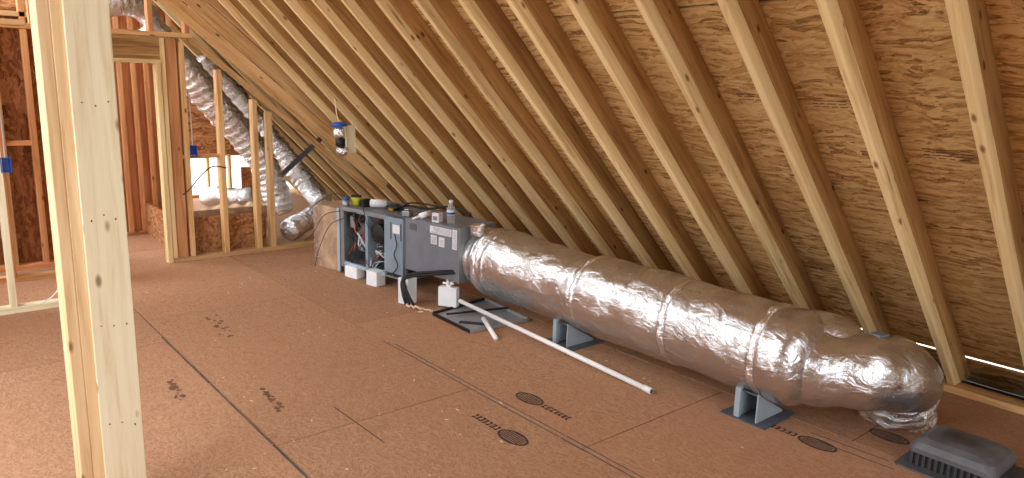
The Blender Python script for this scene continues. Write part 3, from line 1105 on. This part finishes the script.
# ================================================================== ROOF VENT ON THE FLOOR
rv = empty('roof_vent', (3.57, 1.02, 0), label='dark grey plastic box vent sitting on the floor at lower right', cat='vent')
X0, X1, V0, V1 = -.20, .24, -.25, .21
bevel(MB().prism_z([(X0 + .02, V0), (X1 - .02, V0), (X1, V0 + .02), (X1, V1 - .02), (X1 - .02, V1), (X0 + .02, V1), (X0, V1 - .02), (X0, V0 + .02)], 0, .008).build('flange', M['vent_grey'], rv, local=True), .003, 2)
# hood: louvred lower body and a domed cap
bx0, bx1, by0, by1 = -.145, .165, -.18, .175
MB().box(bx0 + .012, bx1 - .012, by0 + .012, by1 - .012, .008, .08).build('louvre_core', M['vent_dark'], rv, local=True)
prof = []
def hood():
    bm = bmesh.new()
    lv = [(.0, .068), (.0, .09), (.016, .116), (.045, .134), (.09, .140)]
    rings = []
    for ins, z in lv:
        r = .03 + ins * .35
        pts = []
        for cx, cy, a0 in ((bx1 - ins - r, by1 - ins - r, 0), (bx0 + ins + r, by1 - ins - r, PI / 2), (bx0 + ins + r, by0 + ins + r, PI), (bx1 - ins - r, by0 + ins + r, 1.5 * PI)):
            for j in range(5):
                a = a0 + j * PI / 8
                pts.append(bm.verts.new((cx + r * math.cos(a), cy + r * math.sin(a), z)))
        rings.append(pts)
    n = len(rings[0])
    for q in range(len(rings) - 1):
        for j in range(n):
            k = (j + 1) % n
            bm.faces.new((rings[q][j], rings[q][k], rings[q + 1][k], rings[q + 1][j]))
    bm.faces.new(rings[-1])
    bm.faces.new(rings[0][::-1])
    bmesh.ops.recalc_face_normals(bm, faces=bm.faces)
    me = bpy.data.meshes.new('hood')
    bm.to_mesh(me)
    bm.free()
    return me


kv = NT('vent_cap_plastic')
tcv = kv.n('TexCoord')
fv = kv.noise(tcv.outputs['Object'], 9.0, 4)
cv = kv.ramp(fv, [(.3, rgb(82, 83, 88)), (.7, rgb(104, 105, 110))])
dist = kv.n('VectorMath', operation='DISTANCE')
dist.inputs[1].default_value = (.03, .02, .12)
kv.l(tcv.outputs['Object'], dist.inputs[0])
ad = kv.n('Math', operation='MULTIPLY_ADD')
ad.inputs[1].default_value = .12
kv.l(fv, ad.inputs[0])
kv.l(dist.outputs['Value'], ad.inputs[2])
st = kv.ramp(ad.outputs[0], [(.08, (.75, .75, .75, 1)), (.17, (0, 0, 0, 1))])
kv.l(kv.mix(st, cv, rgb(44, 38, 36)), kv.b.inputs['Base Color'])
kv.b.inputs['Roughness'].default_value = .42
link('hood', hood(), kv.m, rv, Matrix.Identity(4), local=True)
lm = MB().box(-.004, .004, -.006, .006, .008, .076).mesh('louvre')
lm.materials.append(M['vent_rib'])
for i in range(13):
    y = by0 + .02 + i * (by1 - by0 - .04) / 12
    for x in (bx0 + .008, bx1 - .008):
        link('louvre', lm, None, rv, Matrix.Translation((x, y, 0)), local=True)
for i in range(11):
    x = bx0 + .025 + i * (bx1 - bx0 - .05) / 10
    for y in (by0 + .008, by1 - .008):
        link('louvre', lm, None, rv, Matrix.Translation((x, y, 0)) @ Matrix.Rotation(PI / 2, 4, 'Z'), local=True)
for y in (.03, -.07):
    MB().box(.105, .125, y, y + .035, .1, .133).build('slot', M['black'], rv, local=True)

# ================================================================== HANGING CANISTER
hl = empty('hanging_canister', (3.2, 6.1, 1.0), label='foil and black canister with blue cap hung on a far rafter', cat='canister')
hx, hy = 3.02, 5.98
MB().lathe([(.055, .0), (.075, .008), (.06, .03), (.02, .04)], 18, (hx, hy, 1.262)).build('cap', M['blue'], hl, smooth=True)
foil_tube([(hx, hy, 1.255 - .012 * i) for i in range(9)], [.03, .045, .05, .05, .05, .05, .048, .04, .03], 20, .006, 20, 2).build('foil_wrap', M['foil_crumple'], hl, smooth=True)
MB().lathe([(.03, 0), (.042, .01), (.042, .07), (.03, .075)], 18, (hx + .01, hy, 1.085)).build('middle_sleeve', M['black'], hl, smooth=True)
foil_tube([(hx + .03, hy, 1.085 - .012 * i) for i in range(8)], [.03, .05, .058, .06, .058, .05, .04, .02], 20, .008, 20, 4).build('foil_base', M['foil_crumple'], hl, smooth=True)
MB().tube([(hx, hy, 1.30), (hx - .01, hy + .02, 1.37), (hx, hy + .07, 1.5)], .004, 6).build('hook_wire', M['chip'], hl)
o = board('wood_block', (3.145, 6.02, 1.27), (3.155, 6.02, 1.02), .04, .085, M['white_stud'], None, up=(1, 0, 0))
tag(o, 'pale wood offcut beside the hanging blue-capped canister', 'block')

# ================================================================== FLEX DUCTS BEYOND THE FAR WALL
def flex(pts, r, label, seed, n=90):
    path = bez(pts, n)
    rads = [r * (1 + .06 * math.sin(i * 1.9)) for i in range(n)]
    o = foil_tube(path, rads, 28, .012, 9, seed).build('flexible_duct', M['foil_crumple'], None, Matrix.Translation(path[n // 2]), smooth=True)
    tag(o, label, 'duct', 'foil flexible ducts beyond the far wall')
    return o


flex([(1.95, 7.8, 2.12), (2.28, 7.8, 1.74), (2.52, 7.83, 1.44), (2.80, 7.85, 1.12), (3.02, 7.85, .82), (3.16, 7.85, .5), (3.22, 7.85, .2)], .15, 'thick foil flexible duct descending behind the far studs', 1)
flex([(2.55, 8.2, 1.85), (2.9, 8.2, 1.48), (3.2, 8.2, 1.1), (3.45, 8.1, .75), (3.6, 7.9, .45), (3.62, 7.6, .3)], .12, 'slimmer foil flexible duct under the dark roof slope', 2)
flex([(3.5, 7.4, .25), (3.35, 7.3, .22), (3.15, 7.22, .16), (3.02, 7.14, .13)], .11, 'short crumpled foil duct on the floor by the last stud', 3, 50)
flex([(1.2, 7.5, 2.3), (1.5, 7.5, 2.24), (1.8, 7.6, 2.28), (2.0, 7.8, 2.2)], .10, 'foil duct resting above the doorway header', 4, 50)
flex([(2.72, 8.7, .28), (2.76, 8.5, .34), (2.85, 8.3, .34), (3.0, 8.12, .36)], .10, 'low foil duct lying behind the brown strand board', 5, 50)

ib = empty('insulation_batt', (2.5, 7.45, 0), label='tan insulation batt lying behind the low strand board', cat='insulation')
mb = foil_tube([(2.1 + .024 * i, 7.42, .22) for i in range(32)], [.17 + .02 * math.sin(i) for i in range(32)], 24, .035, 5, 9)
mb.build('batt_body', M['insul'], ib, smooth=True)
MB().box(2.05, 2.88, 7.22, 7.24, .28, .40).build('paper_facing', M['tan_board'], ib, axis_frame((2.7, 7.3, .33), (1, 0, 0)))
o = board('grey_strap', (2.98, 7.15, .72), (3.42, 7.15, 1.08), .004, .055, M['vent_grey'], None, up=(-.63, 0, .77))
tag(o, 'dark grey metal strap slanting beside the far flexible ducts', 'strap')

# ================================================================== ELECTRICAL BOXES AND WIRES
for x, y, z, lab in ((.56, 5.975, 1.035, 'blue electrical box on the left partition stud'), (2.055, 6.92, 1.0, 'blue electrical box on the stud right of the doorway')):
    e = empty('electrical_box', (x, y, z), label=lab, cat='electrical box')
    mb = MB().box(-.03, .03, -.03, .035, -.05, -.046).box(-.03, .03, -.03, .035, .046, .05).box(-.03, -.026, -.03, .035, -.046, .046).box(.026, .03, -.03, .035, -.046, .046).box(-.026, .026, .03, .035, -.046, .046)
    mb.build('shell', M['blue'], e, local=True)
    MB().tube([(0, .0, .046), (.004, .01, .2), (0, .02, .5)], .005, 6).build('feed_wire', M['paper'], e, local=True)
o = MB().tube(bez([(1.93, 6.85, .62), (1.99, 6.82, .68), (2.08, 6.83, .78), (2.2, 6.85, .86), (2.33, 6.86, .84)], 24), .006, 6).build('black_wire', M['black'], None, smooth=True)
tag(o, 'thin black wire drooping across the far studs', 'wire')
o = MB().tube(bez([(.66, 5.9, .06), (.72, 5.86, .10), (.78, 5.84, .17), (.83, 5.9, .22)], 16), .005, 6).build('white_wire', M['pvc'], None, smooth=True)
tag(o, 'short white wire end sticking up by the left plate', 'wire')
